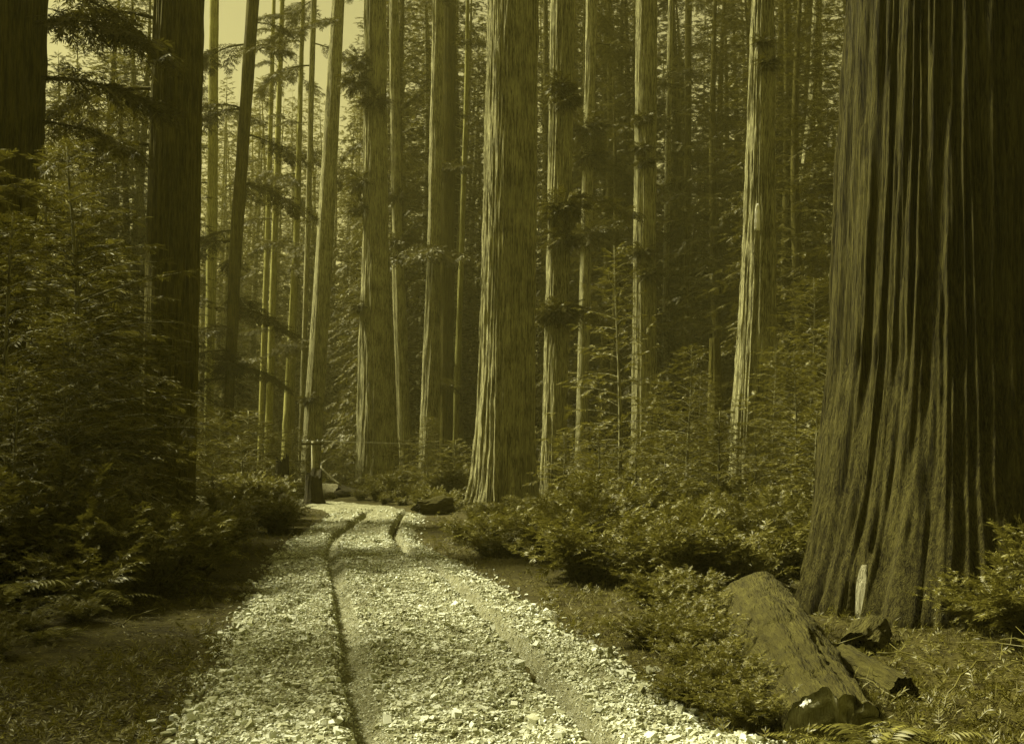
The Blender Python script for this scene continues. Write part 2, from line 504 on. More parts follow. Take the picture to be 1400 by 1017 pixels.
def conifer(H, r0, base, nb, Lmax, spray, m, seed, droop=.45, up=.18, prof=.75, tip=.3, trunk_n=10, dens=.5, wid=.24, leaf=M['leaf'], bark=M['bark'], lean=.0, ll=.42):
    rg = np.random.default_rng(seed)
    wood, fol = G(), G()
    k = 14
    zz = np.linspace(-.15, H, k)
    tx = lean * zz + .012 * H * np.sin(zz / H * 4 + seed)
    ty = .01 * H * np.sin(zz / H * 5 + seed * 2)
    tx -= tx[0]; ty -= ty[0]
    wood.tube(np.stack([tx, ty, zz], -1), r0 * (1 - np.clip(zz / H, 0, 1)) ** .8 + .006 + r0 * .4 * np.exp(-np.clip(zz, 0, None) / (H * .03)), trunk_n)
    for i in range(nb):
        t = (i + rg.random()) / nb
        h = base + (H * .985 - base) * t ** .92
        L = Lmax * (1 - t) ** prof * rg.uniform(.65, 1.2) + tip
        az = i * 2.399 + rg.normal(0, .35)
        n = max(4, int(L / (spray * dens)))
        s = np.linspace(0, 1, n)
        u = up + rg.normal(0, .1) + .35 * t
        dr = droop * rg.uniform(.7, 1.3) * (1 - .6 * t)
        bend = rg.normal(0, .18)
        a = az + bend * s
        o = np.array([np.interp(h, zz, tx), np.interp(h, zz, ty), h])
        pts = o + np.stack([np.cos(a) * L * s, np.sin(a) * L * s, L * (u * s - dr * s ** 2)], -1)
        wood.tube(pts, np.linspace(.012 * L + .004, .003, n), 3, False)
        branch_sprays(fol, rg, pts, spray * (.55 + .45 * (1 - t)), m, wid=wid, ll=ll)
    return wood.data('trunk', bark, True), fol.data('crown', leaf)

def place_tree(kind, name, loc, label, cat, group, rz, sc, sz=None):
    o = empty(name, loc, label, cat, group, rz, sc)
    if sz: o.scale = (sc, sc, sz)
    link('trunk', kind[0], o); link('crown', kind[1], o)
    return o

# conifer kinds: tall background trees, young trees, saplings
TALL = [conifer(40, .42, 3.0, 165, 4.6, 1.0, 12, 101, ll=.30, wid=.26, leaf=M['leaf']),
        conifer(38, .40, 4.5, 150, 4.0, .95, 12, 102, droop=.6, ll=.30, wid=.26, leaf=M['leaf']),
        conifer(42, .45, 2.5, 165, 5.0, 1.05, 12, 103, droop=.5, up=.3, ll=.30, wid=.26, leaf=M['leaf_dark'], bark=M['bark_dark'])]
TALL.append(TALL[2])
AIRY = [conifer(40, .33, 8.0, 85, 3.6, .9, 11, 111, droop=.45, ll=.30, leaf=M['leaf'], bark=M['bark'])]
AIRY.append(AIRY[0])
YOUNG = [conifer(6.0, .055, .25, 80, 2.0, .42, 9, 121, droop=.4, up=.32, tip=.12, wid=.2),
         conifer(5.5, .05, .2, 75, 1.8, .40, 9, 122, droop=.5, up=.35, tip=.12, wid=.2),
         conifer(7.0, .06, .8, 62, 1.7, .40, 8, 123, droop=.25, up=.25, tip=.15, wid=.2, dens=.7)]
SAP = [conifer(2.6, .028, .08, 42, 1.15, .30, 8, 131, droop=.45, up=.35, tip=.1, wid=.22),
       conifer(2.3, .025, .06, 38, 1.05, .28, 8, 132, droop=.3, up=.4, tip=.1, wid=.22)]

def shrub(seed, H, spread, ns, spray, m, leaf=M['leaf_shrub']):
    rg = np.random.default_rng(seed)
    wood, fol = G(), G()
    for i in range(ns):
        az = rg.random() * 6.283; out = spread * rg.uniform(.25, 1.1); h = H * rg.uniform(.55, 1.1)
        r0 = rg.random() * .25 * spread
        s = np.linspace(0, 1, 7)
        a = az + rg.normal(0, .3) * s
        pts = np.stack([np.cos(a) * (r0 + out * s ** 1.2), np.sin(a) * (r0 + out * s ** 1.2), h * (1.35 * s - .45 * s ** 2) - .05], -1)
        wood.tube(pts, np.linspace(.009, .003, 7), 3, False)
        branch_sprays(fol, rg, pts, spray, m, .12, wid=.3, phi=.95, ll=.46)
    return wood.data('stem', M['twig'], True), fol.data('foliage', leaf)
SHRUB = [shrub(201, 1.0, .75, 60, .21, 7), shrub(202, .8, .8, 55, .19, 7), shrub(203, 1.25, .7, 62, .22, 7), shrub(204, .6, .6, 40, .16, 6)]

def fern(seed, nf, L, m=22):
    rg = np.random.default_rng(seed)
    stem, fol = G(), G()
    for i in range(nf):
        az = i * 2.399 + rg.normal(0, .25); l = L * rg.uniform(.7, 1.15)
        el = rg.uniform(.55, 1.25)
        s = np.linspace(0, 1, m)
        dirh = np.array([math.cos(az), math.sin(az), 0])
        rr = l * (math.cos(el) * s + .25 * s ** 2); zz = l * (math.sin(el) * s - .55 * math.sin(el) * s ** 2.2 - .12 * s ** 3)
        pts = dirh * rr[:, None] + np.array([0, 0, 1]) * zz[:, None]
        stem.tube(pts[::3], np.linspace(.006, .002, len(pts[::3])), 3, False)
        tg = unit(np.gradient(pts, axis=0))
        side = unit(np.cross(tg, np.array([0, 0, 1.0])))
        ln = l * .19 * np.sin(np.clip(s * 2.6 + .45, 0, 3.1)) ** .8 + .006
        for sg in (-1, 1):
            D = unit(side * sg + tg * .35 + np.stack([0 * s, 0 * s, rg.normal(-.1, .1, m)], -1))
            leaves(fol, pts[2:], D[2:], tg[2:], ln[2:], (ln * .0 + l / m * .85)[2:])
    return stem.data('stem', M['twig'], True), fol.data('frond', M['fern'])
FERN = [fern(301, 13, .75), fern(302, 10, .65), fern(303, 16, .9)]

def tuft_mesh(seed, n, rad, spray, m=7, leaf=M['leaf_dark']):
    rg = np.random.default_rng(seed)
    fol = G()
    D = unit(rg.normal(0, 1, (n, 3)) * np.array([1, 1, .6]))
    O = D * rg.uniform(.05, .6, (n, 1)) * rad
    sprays(fol, rg, O, D + np.array([0, 0, -.25]), unit(rg.normal(0, .5, (n, 3)) + np.array([0, 0, 1])), spray * rg.uniform(.7, 1.2, n), m)
    return fol.data('foliage_tuft', leaf)
TUFT = [tuft_mesh(401, 190, 1.15, .55, 8), tuft_mesh(402, 150, 1.0, .5, 8)]

def bough_mesh(seed, L, n, spray, leaf=M['leaf_dark']):
    """a drooping limb with side branches, pointing along +X"""
    rg = np.random.default_rng(seed)
    fol, wood = G(), G()
    s = np.linspace(0, 1, 12)
    main = np.stack([L * s, .1 * L * np.sin(s * 3), L * (.12 * s - .38 * s ** 2)], -1)
    wood.tube(main, np.linspace(.018 * L, .004, 12), 4, False)
    for i in range(n):
        t = rg.uniform(.12, 1); o = np.array([np.interp(t, s, main[:, k]) for k in range(3)])
        a = rg.choice([-1, 1]) * rg.uniform(.5, 1.1); l = L * .5 * (1.15 - t * .8) * rg.uniform(.6, 1.1)
        q = np.linspace(0, 1, max(4, int(l / (spray * .5))))
        pts = o + np.stack([np.cos(a) * l * q, np.sin(a) * l * q, -l * .35 * q ** 2 + rg.normal(0, .08) * l * q], -1)
        wood.tube(pts, np.linspace(.008 * l + .003, .002, len(q)), 3, False)
        branch_sprays(fol, rg, pts, spray, 7)
    branch_sprays(fol, rg, main, spray, 7, .04)
    return fol.data('foliage', leaf), wood.data('bough', M['bark_dark'], True)
BOUGH = [bough_mesh(501, 3.6, 20, .5), bough_mesh(502, 3.0, 18, .46)]

# ------------------------------------------------------------------ redwood trunks
def trunk_mesh(name, prof, d, base, H, nseg, ridges, depth, seed, mat, flare=.25, butt=.5, nring=120, scars=(), fm=.6, rootr=.1, brk=.3):
    """prof: list of (py, xl, xr) photo edges at distance d; returns mesh in coordinates of the base"""
    p = sorted(prof, key=lambda a: -a[0])
    z = np.array([px_z(a[0], d) for a in p]) - base[2]
    cx = np.array([px_x((a[1] + a[2]) / 2, d) for a in p]) - base[0]
    rr = np.array([(a[2] - a[1]) / 2 / F * d for a in p])
    zr = np.concatenate([[-.35], np.linspace(-.2, 6, int(nring * .35)), np.linspace(6.05, H, nring - int(nring * .35))])
    # linear continuation above the highest and below the lowest measured point
    def ex(zq, zz, vv, floor=None):
        v = np.interp(zq, zz, vv)
        if len(zz) > 1:
            sl_hi = (vv[-1] - vv[0]) / (zz[-1] - zz[0])
            v = np.where(zq > zz[-1], vv[-1] + sl_hi * (zq - zz[-1]), v)
            sl = (vv[1] - vv[0]) / (zz[1] - zz[0])
            if floor is None: v = np.where(zq < zz[0], vv[0] + sl * (zq - zz[0]), v)
        return v
    cxr = ex(zr, z, cx)
    rad = ex(zr, z, rr, 0)
    top_r = rad[0]
    rad = np.maximum(rad, .12 * top_r) * np.where(zr > z[-1] + 2, np.clip(1 - .75 * (zr - z[-1] - 2) / (H - z[-1] - 2 + 1e-6), .2, 1), 1)
    th = np.arange(nseg) / nseg * 2 * np.pi
    T, Zr = np.meshgrid(th, zr)
    Rm = rad[:, None] * np.ones_like(T)
    fl = np.exp(-np.clip(Zr, 0, None) / (.9 * top_r + .25))
    lobes = vnoise(T / (2 * np.pi) * 9, Zr * .12 + 7, seed, 9)
    Rm = Rm * (1 + flare * fl * (fm + butt * (lobes * 2 - 1)))
    Rm = Rm * (1 + .06 * (vnoise(T / (2 * np.pi) * 7, Zr * .1, seed + 1, 7) - .5))
    wob = (vnoise(T / (2 * np.pi) * ridges * .5, Zr * .16, seed + 2, max(2, ridges // 2)) - .5) * 1.5
    wob += (vnoise(T / (2 * np.pi) * max(3, ridges // 6), Zr * .07, seed + 8, max(3, ridges // 6)) - .5) * 1.4
    wob += (vnoise(T / (2 * np.pi) * ridges, Zr * .6, seed + 3, ridges) - .5) * .2
    u = T / (2 * np.pi) * ridges + wob
    rid = np.clip(1.25 - np.abs(2 * vnoise(u, Zr * brk, seed + 13, ridges) - 1) * 1.9, 0, 1) ** .8
    amp = .55 + .8 * vnoise(T / (2 * np.pi) * ridges, Zr * .35, seed + 4, ridges)
    u2 = T / (2 * np.pi) * ridges * 2 + wob * 2.4
    rid2 = 1 - np.abs(2 * vnoise(u2, Zr * .5, seed + 14, ridges * 2) - 1) ** 1.2
    chunk = vnoise(T / (2 * np.pi) * ridges * 2, Zr * 2.2, seed + 5, ridges * 2)
    disp = depth * 1.1 * (rid * amp - .6) + depth * .6 * (rid2 - .5) + depth * .8 * (chunk - .5)
    disp = disp * (1 + 1.1 * np.exp(-np.clip(Zr, 0, None) / (.8 * top_r)))
    root = np.exp(-np.clip(Zr, 0, None) / (.22 * top_r + .08)) * np.clip(vnoise(T / (2 * np.pi) * 11, Zr * .1, seed + 21, 11) * 1.6 - .45, 0, 1)
    disp = disp + rootr * top_r * root
    patches = []
    for (t0, t1, z0, z1, cut) in scars:
        wv = .12 * (vnoise(Zr * 3, Zr * 0 + seed, 77) - .5)
        mask = sstep(t0 - .015, t0 + .01, T + wv * (t1 - t0)) * sstep(t1 + .015, t1 - .01, T + wv * (t1 - t0)) * sstep(z0 - .05, z0, Zr) * sstep(z1 + .08, z1 - .02, Zr)
        disp = disp * (1 - mask) - cut * mask
        patches.append((t0, t1, z0, z1, cut))
    Rd = Rm + disp
    g = G()
    g.grid(np.stack([cxr[:, None] + Rd * np.cos(T), Rd * np.sin(T), Zr], -1), True)
    g.add([[cxr[-1], 0, H + .1 * rad[-1]]])
    o = (len(zr) - 1) * nseg; i = np.arange(nseg)
    g.t.append(np.stack([o + i, o + (i + 1) % nseg, np.full(nseg, g.n - 1)], -1))
    me = g.data('trunk', mat, True)
    out = []
    for (t0, t1, z0, z1, cut) in patches:
        tt = np.linspace(t0, t1, 9); zz = np.linspace(z0, z1, 12)
        A, B = np.meshgrid(tt, zz)
        # a tapering, ragged strip of bare wood
        tap = np.interp(B, [z0, z0 + (z1 - z0) * .7, z1], [1, .95, .25])
        mid = (t0 + t1) / 2
        A = mid + (A - mid) * tap
        ri = np.array([[Rm[np.argmin(abs(zr - b)), int(a % (2 * np.pi) / (2 * np.pi) * nseg) % nseg] for a, b in zip(ra, rb)] for ra, rb in zip(A, B)])
        ci_ = np.interp(B, zr, cxr)
        rr_ = ri - cut + .02 + .012 * np.sin(A * 60)
        rr_[:, 0] -= .08; rr_[:, -1] -= .08; rr_[0] -= .08; rr_[-1] -= .08
        h = G(); h.grid(np.stack([ci_ + rr_ * np.cos(A), rr_ * np.sin(A), B], -1))
        out.append(h.data('wood_scar', M['wood' if d < 20 else 'fresh_wood'], True))
    ax = lambda zq: (float(np.interp(zq, zr, cxr)), float(np.interp(zq, zr, rad)))
    return me, out, ax

CROWN_HI = conifer(16, .2, .3, 34, 3.0, 1.0, 7, 141, droop=.45, leaf=M['leaf_dark'], bark=M['bark_dark'])

def redwood(prof, d, label, cat='redwood tree', name='redwood_tree', seg=64, ridges=24, depth=.035, mat='bark', seed=1, flare=.25, butt=.5, rings=90, tufts=(), boughs=(), scars=(), Htop=None, crown=True, group=None, fm=.6, rootr=.1, auto=0, arange=(-60, 520)):
    ra = random.Random(seed)
    boughs = list(boughs) + [(ra.uniform(*arange), ra.uniform(0, 360), ra.uniform(.5, .95)) for _ in range(auto)]
    pb = sorted(prof, key=lambda a: -a[0])[0]
    bx, by = px_x((pb[1] + pb[2]) / 2, d), d
    if len(prof) > 1:
        ps = sorted(prof, key=lambda a: -a[0])
        s = ((ps[0][1] + ps[0][2]) - (ps[1][1] + ps[1][2])) / 2 / (ps[0][0] - ps[1][0])
        ybase = HZ + CAMH * F / d
        bx = px_x((pb[1] + pb[2]) / 2 + s * (ybase - ps[0][0]), d)
    base = (bx, by, gh(bx, by))
    ztop = px_z(0, d) - base[2]
    H = Htop or ztop + 15
    o = empty(name, base, label, cat, group)
    me, pt, ax = trunk_mesh(name, prof, d, base, H, seg, ridges, depth, seed, M[mat], flare, butt, rings, scars, fm, rootr)
    link('trunk', me, o)
    for p in pt: link('wood_scar', p, o)
    rg = np.random.default_rng(seed + 900)
    for (px, py, sc) in tufts:
        z = px_z(py, d) - base[2]
        c, r = ax(z)
        t = link('foliage_tuft', TUFT[int(rg.integers(2))], o)
        xo = px_x(px, d) - base[0]
        dx = np.clip(xo - c, -r * .9, r * .9)
        t.location = (xo, -math.sqrt(max(r * r - dx * dx, .01)), z)
        t.scale = (sc * 1.15, sc * 1.15, sc); t.rotation_euler = (0, 0, rg.random() * 6.28)
    for (py, az, sc) in boughs:
        z = px_z(py, d) - base[2]
        c, r = ax(z)
        k = int(rg.integers(2))
        b = link('bough', BOUGH[k][1], o)
        f = link('foliage', BOUGH[k][0], b)
        b.location = (c + .8 * r * math.cos(R(az)), .8 * r * math.sin(R(az)), z)
        b.rotation_euler = (0, rg.normal(.05, .1), R(az)); b.scale = (sc,) * 3
    if crown and Htop is None:
        c, r = ax(ztop + 3)
        f = link('crown', CROWN_HI[1], o)
        f.location = (c, 0, ztop + 3.0)
        f.rotation_euler = (0, 0, seed * 1.7)
        f.scale = (.5, .5, .95)
    return o

PI = math.pi
# the giant beside the fallen log
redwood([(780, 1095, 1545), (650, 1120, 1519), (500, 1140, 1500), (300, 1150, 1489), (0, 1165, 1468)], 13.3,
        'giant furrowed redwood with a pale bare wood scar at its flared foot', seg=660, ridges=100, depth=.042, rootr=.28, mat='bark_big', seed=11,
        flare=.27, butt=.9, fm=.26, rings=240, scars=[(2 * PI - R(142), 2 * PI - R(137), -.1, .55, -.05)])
redwood([(690, 645, 727), (500, 655, 730), (300, 661, 732), (0, 668, 735)], 38,
        'broad straight redwood on the bank right of the road, lit along one edge', seg=300, ridges=64, depth=.05, seed=12, flare=.18, rings=170)
redwood([(690, 195, 264), (500, 197, 268), (0, 212, 277)], 29,
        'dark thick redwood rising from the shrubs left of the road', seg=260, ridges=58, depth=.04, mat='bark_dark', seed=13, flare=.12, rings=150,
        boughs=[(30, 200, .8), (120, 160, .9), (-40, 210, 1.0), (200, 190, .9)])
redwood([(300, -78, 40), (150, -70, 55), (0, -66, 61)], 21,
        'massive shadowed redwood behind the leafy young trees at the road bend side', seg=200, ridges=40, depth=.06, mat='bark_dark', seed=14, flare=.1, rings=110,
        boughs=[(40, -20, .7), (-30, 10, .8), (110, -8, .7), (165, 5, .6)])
redwood([(580, 305, 318), (330, 315, 331), (0, 338, 354)], 55, 'slim dark conifer trunk leaning beside the thick left redwood', seg=48, ridges=16, depth=.03, mat='bark_dark', seed=15, auto=12,
        boughs=[(60, 150, .9), (150, 200, 1.0), (250, 30, .9), (330, 170, .9), (420, 20, .9), (480, 190, .8)], tufts=[(318, 500, .9)])
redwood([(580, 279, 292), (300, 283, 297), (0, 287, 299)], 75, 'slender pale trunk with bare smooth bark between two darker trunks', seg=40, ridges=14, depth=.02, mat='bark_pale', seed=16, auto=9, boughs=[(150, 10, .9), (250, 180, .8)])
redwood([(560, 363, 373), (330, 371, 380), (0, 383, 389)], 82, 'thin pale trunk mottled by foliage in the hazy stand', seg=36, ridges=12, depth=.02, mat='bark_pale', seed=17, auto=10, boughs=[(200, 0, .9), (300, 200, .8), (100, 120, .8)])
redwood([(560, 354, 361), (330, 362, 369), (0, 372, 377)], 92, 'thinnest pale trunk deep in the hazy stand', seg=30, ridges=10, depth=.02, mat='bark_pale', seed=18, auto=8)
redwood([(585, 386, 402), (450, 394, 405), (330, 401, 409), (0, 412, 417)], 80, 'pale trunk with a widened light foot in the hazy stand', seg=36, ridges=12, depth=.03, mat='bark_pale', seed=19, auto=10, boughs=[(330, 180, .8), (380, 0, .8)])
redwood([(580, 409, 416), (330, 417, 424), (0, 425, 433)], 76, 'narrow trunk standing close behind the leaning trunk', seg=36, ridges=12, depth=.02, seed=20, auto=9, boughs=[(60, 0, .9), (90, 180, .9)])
redwood([(600, 414, 440), (330, 433, 456), (0, 454, 471)], 66, 'leaning smooth trunk rising behind the telegraph pole', seg=90, ridges=26, depth=.022, seed=21, auto=2, flare=.12, tufts=[(424, 545, .5)])
redwood([(650, 486, 545), (500, 491, 538), (330, 497, 530), (0, 499, 526)], 60, 'tall fluted redwood with dark foliage tufts at the end of the road', seg=220, ridges=44, depth=.055, seed=22, flare=.10, rings=150,
        tufts=[(493, 85, .75), (489, 112, .85), (515, 143, .8), (494, 250, .75), (490, 285, .7), (491, 420, .45)])
redwood([(620, 545, 563), (400, 537, 555), (330, 536, 550), (0, 532, 544)], 70, 'dark sided trunk just behind the tall fluted redwood', seg=64, ridges=18, depth=.04, seed=23, auto=6, tufts=[(545, 270, .8), (547, 330, .9)])
redwood([(600, 574, 600), (330, 585, 602), (0, 592, 606)], 66, 'pale fluted trunk rising behind the small bushy spruce', seg=80, ridges=20, depth=.05, seed=24, auto=4, boughs=[(340, 200, 1.1), (345, -30, 1.0), (340, 260, 1.0)])
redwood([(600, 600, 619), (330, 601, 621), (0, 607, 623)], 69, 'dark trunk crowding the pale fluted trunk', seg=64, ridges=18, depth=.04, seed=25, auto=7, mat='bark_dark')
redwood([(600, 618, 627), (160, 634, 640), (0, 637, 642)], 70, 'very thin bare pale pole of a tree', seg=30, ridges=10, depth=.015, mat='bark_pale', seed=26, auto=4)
redwood([(660, 740, 774), (500, 744, 776), (300, 749, 780), (0, 754, 785)], 43, 'shaggy redwood ringed by foliage tufts right of the broad redwood', seg=180, ridges=36, depth=.05, seed=27, flare=.1, rings=120,
        tufts=[(765, 120, .55), (772, 140, .6), (770, 285, .8), (755, 430, .65), (772, 425, .7), (768, 330, .7)], boughs=[(270, -10, .8), (420, 10, .7)])
redwood([(560, 788, 804), (300, 795, 810), (0, 802, 816)], 58, 'half hidden pale trunk behind dark hanging boughs', seg=56, ridges=16, depth=.035, seed=28, auto=6,
        tufts=[(800, 175, .9), (805, 215, .9), (803, 320, 1.0)], boughs=[(60, 0, .9), (170, -20, .9), (230, 10, .9), (300, -10, 1)])
redwood([(570, 864, 897), (300, 867, 896), (0, 870, 898)], 50, 'straight evenly lit redwood with small dark sprigs on its bark', seg=170, ridges=38, depth=.045, seed=29, flare=.1, rings=110,
        tufts=[(877, 165, .45), (876, 205, .4), (880, 225, .4), (878, 345, .5), (884, 375, .5)])
redwood([(520, 904, 912), (230, 909, 917)], 68, 'thin trunk directly right of the evenly lit redwood', seg=30, ridges=12, depth=.02, seed=30, auto=7)
redwood([(540, 929, 937), (300, 934, 941)], 72, 'thin trunk in deep shade beside the sky gap', seg=30, ridges=12, depth=.02, seed=31, auto=8, mat='bark_dark')
redwood([(480, 954, 959), (330, 957, 961)], 74, 'hair thin bare trunk in the dark right hand stand', seg=24, ridges=10, depth=.01, seed=32, auto=6)
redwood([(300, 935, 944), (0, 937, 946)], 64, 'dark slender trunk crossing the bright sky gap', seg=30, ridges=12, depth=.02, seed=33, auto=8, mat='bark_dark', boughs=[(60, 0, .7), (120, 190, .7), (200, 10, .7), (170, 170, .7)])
redwood([(580, 1001, 1061), (400, 1013, 1060), (300, 1018, 1058), (0, 1029, 1057)], 38, 'redwood with a small white scar high on its trunk and a split foot', seg=200, ridges=38, depth=.055, seed=34, flare=.2, butt=.9, rings=140,
        scars=[(2 * PI - R(122), 2 * PI - R(94), 8.6, 9.6, .0)], tufts=[(1040, 62, .35), (1046, 90, .35)])
redwood([(500, 1072, 1086), (340, 1083, 1099), (140, 1105, 1117), (0, 1112, 1124)], 52, 'slim leaning trunk patched with light near the giant redwood', seg=44, ridges=14, depth=.03, seed=35, auto=7,
        boughs=[(190, 20, .9), (260, 190, .9), (330, 180, .8), (400, 0, .9)])
redwood([(575, 967, 987), (480, 970, 984)], 46, 'short broken snag left of the split footed redwood', 'snag', 'broken_snag', seg=50, ridges=14, depth=.03, mat='bark_dark', seed=36, Htop=px_z(468, 46) , crown=False)

# ------------------------------------------------------------------ background forest
TRUNKS = [(-10, 'massive shadowed redwood'), (232, 'thick left hand redwood'), (288, 'slender pale trunk'), (325, 'slim dark leaning conifer'), (370, 'thin mottled trunk'), (398, 'pale trunk with the widened foot'),
          (438, 'leaning smooth trunk'), (512, 'tall fluted redwood'), (550, 'dark sided trunk'), (592, 'pale fluted trunk'), (632, 'thin bare pole of a tree'), (692, 'broad straight redwood'), (762, 'shaggy tufted redwood'),
          (802, 'half hidden pale trunk'), (880, 'evenly lit redwood'), (940, 'dark trunk in the sky gap'), (1035, 'white scarred redwood'), (1090, 'slim leaning patched trunk'), (1315, 'giant redwood')]
def behind(px):
    return min(TRUNKS, key=lambda t: abs(t[0] - px))[1]
def near(x, y, marks):
    m = min(marks, key=lambda t: math.hypot(t[0] - x, t[1] - y))
    return ('close beside ' if math.hypot(m[0] - x, m[1] - y) < 3 else 'some way from ') + m[2]
def height_word(h):
    return 'ankle high' if h < .4 else 'knee high' if h < .75 else 'waist high' if h < 1.15 else 'tall'
rb = np.random.default_rng(55)
def far_tree(kind, px, d, top_py, label, group, name='conifer_tree'):
    x = px_x(px, d); z0 = gh(x, d)
    H0 = max(v.co.z for v in kind[0].vertices) if 'h' not in kind[0] else kind[0]['h']
    kind[0]['h'] = H0
    sz = (px_z(top_py, d) - z0) / H0
    return place_tree(kind, name, (x, d, z0), label, 'tree', group, rb.random() * 6.28, sz ** .6 * rb.uniform(.85, 1.15), sz)
for px, d, top in [(286, 110, 135), (318, 104, 130), (345, 118, 115), (372, 114, 170), (398, 106, 140), (425, 122, 110), (448, 110, 190), (470, 102, 210), (482, 126, 135), (335, 132, 140), (410, 136, 120), (300, 99, 250), (362, 99, 280), (440, 99, 310), (465, 99, 350), (305, 119, 95), (330, 112, 145), (358, 126, 105), (385, 110, 135), (415, 118, 105), (436, 104, 125), (492, 114, 115), (478, 108, 130), (300, 104, 150), (322, 99, 190), (350, 102, 160), (378, 99, 210), (405, 100, 170), (430, 99, 220), (395, 130, 135), (455, 116, 155), (312, 126, 135), (282, 99, 130)]:
    far_tree([AIRY[0], TALL[1], TALL[0], AIRY[1]][int(rb.integers(4))], px, d, top, ('farther ' if d > 95 else '') + 'feathery gap conifer behind the ' + behind(px), 'conifers in the hazy gap')
for px, d, top in [(70, 60, 190), (100, 72, 205), (130, 66, 150), (40, 50, 60), (-20, 48, -200), (160, 59, 110), (185, 57, -60), (150, 57, 60), (168, 58, 20), (200, 57, -100), (178, 59, -80), (140, 56, 130), (205, 56, 60), (78, 66, 70), (118, 74, 40), (98, 80, 90)]:
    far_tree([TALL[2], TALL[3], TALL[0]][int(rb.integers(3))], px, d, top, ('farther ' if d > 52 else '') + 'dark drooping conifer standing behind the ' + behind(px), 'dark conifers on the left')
for px, d, top in [(530, 84, -150), (555, 92, -200), (575, 80, -120), (610, 90, -220), (640, 84, 60), (655, 96, 75), (630, 76, -60), (590, 100, -250), (520, 100, -80), (545, 74, 120), (570, 110, -100), (650, 110, 90), (540, 88, -60), (560, 78, -140), (600, 78, -160), (622, 98, -120), (585, 90, -40), (515, 90, -40)]:
    far_tree(TALL[int(rb.integers(4))], px, d, top, ('farther ' if d > 88 else '') + 'mid distance conifer standing behind the ' + behind(px), 'conifers behind the fluted redwoods')
for px, d, top in [(740, 74, -200), (775, 80, -250), (800, 68, -100), (825, 64, -180), (850, 72, -260), (838, 74, -200), (905, 72, -100), (925, 80, 40), (955, 86, 190), (975, 84, 150), (990, 60, -180), (1015, 66, -260), (1010, 60, -60), (1065, 50, -200), (1085, 60, -260), (1110, 46, -150), (1135, 50, -240), (1155, 40, -120), (1180, 60, -100), (900, 96, -200), (880, 90, -200), (720, 84, -200), (690, 80, -100), (1045, 84, -260), (1120, 80, -200), (1000, 96, -120), (770, 100, -200), (820, 104, -200), (790, 76, -160), (812, 84, -220), (835, 60, 90), (862, 82, -160), (915, 90, -60), (990, 76, -60), (1005, 70, -140), (960, 66, 250), (1075, 70, -160)]:
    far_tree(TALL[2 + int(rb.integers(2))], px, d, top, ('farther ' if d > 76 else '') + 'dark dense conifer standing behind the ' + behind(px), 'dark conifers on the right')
for i in range(46):
    px = -60 + 1520 * (i + rb.random()) / 46; d = rb.uniform(118, 165)
    gap = 275 < px < 500 or 930 < px < 985 or 40 < px < 150
    far_tree(TALL[int(rb.integers(4))], px, d, rb.uniform(150, 330) if gap else rb.uniform(-150, 120), 'distant conifer faded by haze far behind the ' + behind(px), 'distant hazy conifers')

# unseen forest added around the viewer to keep open sky off trunks' near sides
for i in range(34):
    a = R(-160 + 172 * (i + rb.random() * .8) / 34); r_ = rb.uniform(13, 30)
    x, y = r_ * math.cos(a) * 1.15 + 3, r_ * math.sin(a) - 3
    place_tree(TALL[int(rb.integers(4))], 'conifer_tree', (x, y, gh(x, y)), 'tall unseen conifer added around the viewpoint to keep off sky light', 'tree', 'added conifers around the viewpoint', rb.random() * 6.28, rb.uniform(.9, 1.2))

for x, y, h in [(-8, 2.6, 6), (-7.6, 5.2, 6), (-8.2, 7.6, 6.5), (-7.8, 9.6, 6.5), (-9.5, 5.0, 9), (-11.5, 8.5, 10), (-10.5, 11.5, 10), (-13.5, 14, 13), (-15, 17.5, 14), (-17, 21, 15), (-16.5, 25, 15), (-18.5, 29, 15), (-19.5, 33, 15), (-14, 4, 12), (-20, 38, 15)]:  # unseen conifers added out of frame to shade the left foreground
    k = TALL[2 + int(rb.integers(2))]
    place_tree(k, 'conifer_tree', (x, y, gh(x, y)), 'bushy unseen conifer added to shade the bank left of the road', 'tree', 'added shade conifers on the left bank', rb.random() * 6.28, h / 40 * 1.7, h / 40 * (1.3 if y < 15 else 1.1 if y < 19 else .88))

# ------------------------------------------------------------------ young conifers and saplings
ry = np.random.default_rng(66)
def young(kind, px, d, top_py, label, group, name='young_conifer', wide=1.0):
    x = px_x(px, d); z0 = gh(x, d)
    kind[0]['h'] = kind[0].get('h') or max(v.co.z for v in kind[0].vertices)
    sc = (px_z(top_py, d) - z0) / kind[0]['h']
    o = place_tree(kind, name, (x, d, z0), label, 'young conifer' if sc * kind[0]['h'] > 2.7 else 'sapling', group, ry.random() * 6.28, sc * wide, sc)
    return o
G1 = 'young conifers crowding the left bank'
for px, d, top in [(88, 18, 195), (20, 15.5, 290), (105, 20, 300), (-30, 18, 200), (115, 23, 360), (55, 22, 240), (105, 26, 260), (10, 26, 170), (85, 16.5, 430), (95, 14.5, 450), (30, 13.6, 500), (140, 34, 330)]:
    young(YOUNG[int(ry.integers(2))], px, d, top, ('smaller ' if top > 400 else 'tall ') + 'feathery young conifer ' + ('at the thicket edge' if d < 17 else 'in the thicket') + ' near the ' + behind(px), G1, wide=1.15)
young(YOUNG[2], 845, 30, 335, 'tall thin young spruce with sparse branches before the evenly lit redwood', None)
young(YOUNG[1], 587, 43, 570, 'small bushy spruce in front of the pale fluted trunk', None, wide=1.35)
G2 = 'young conifers on the right bank'
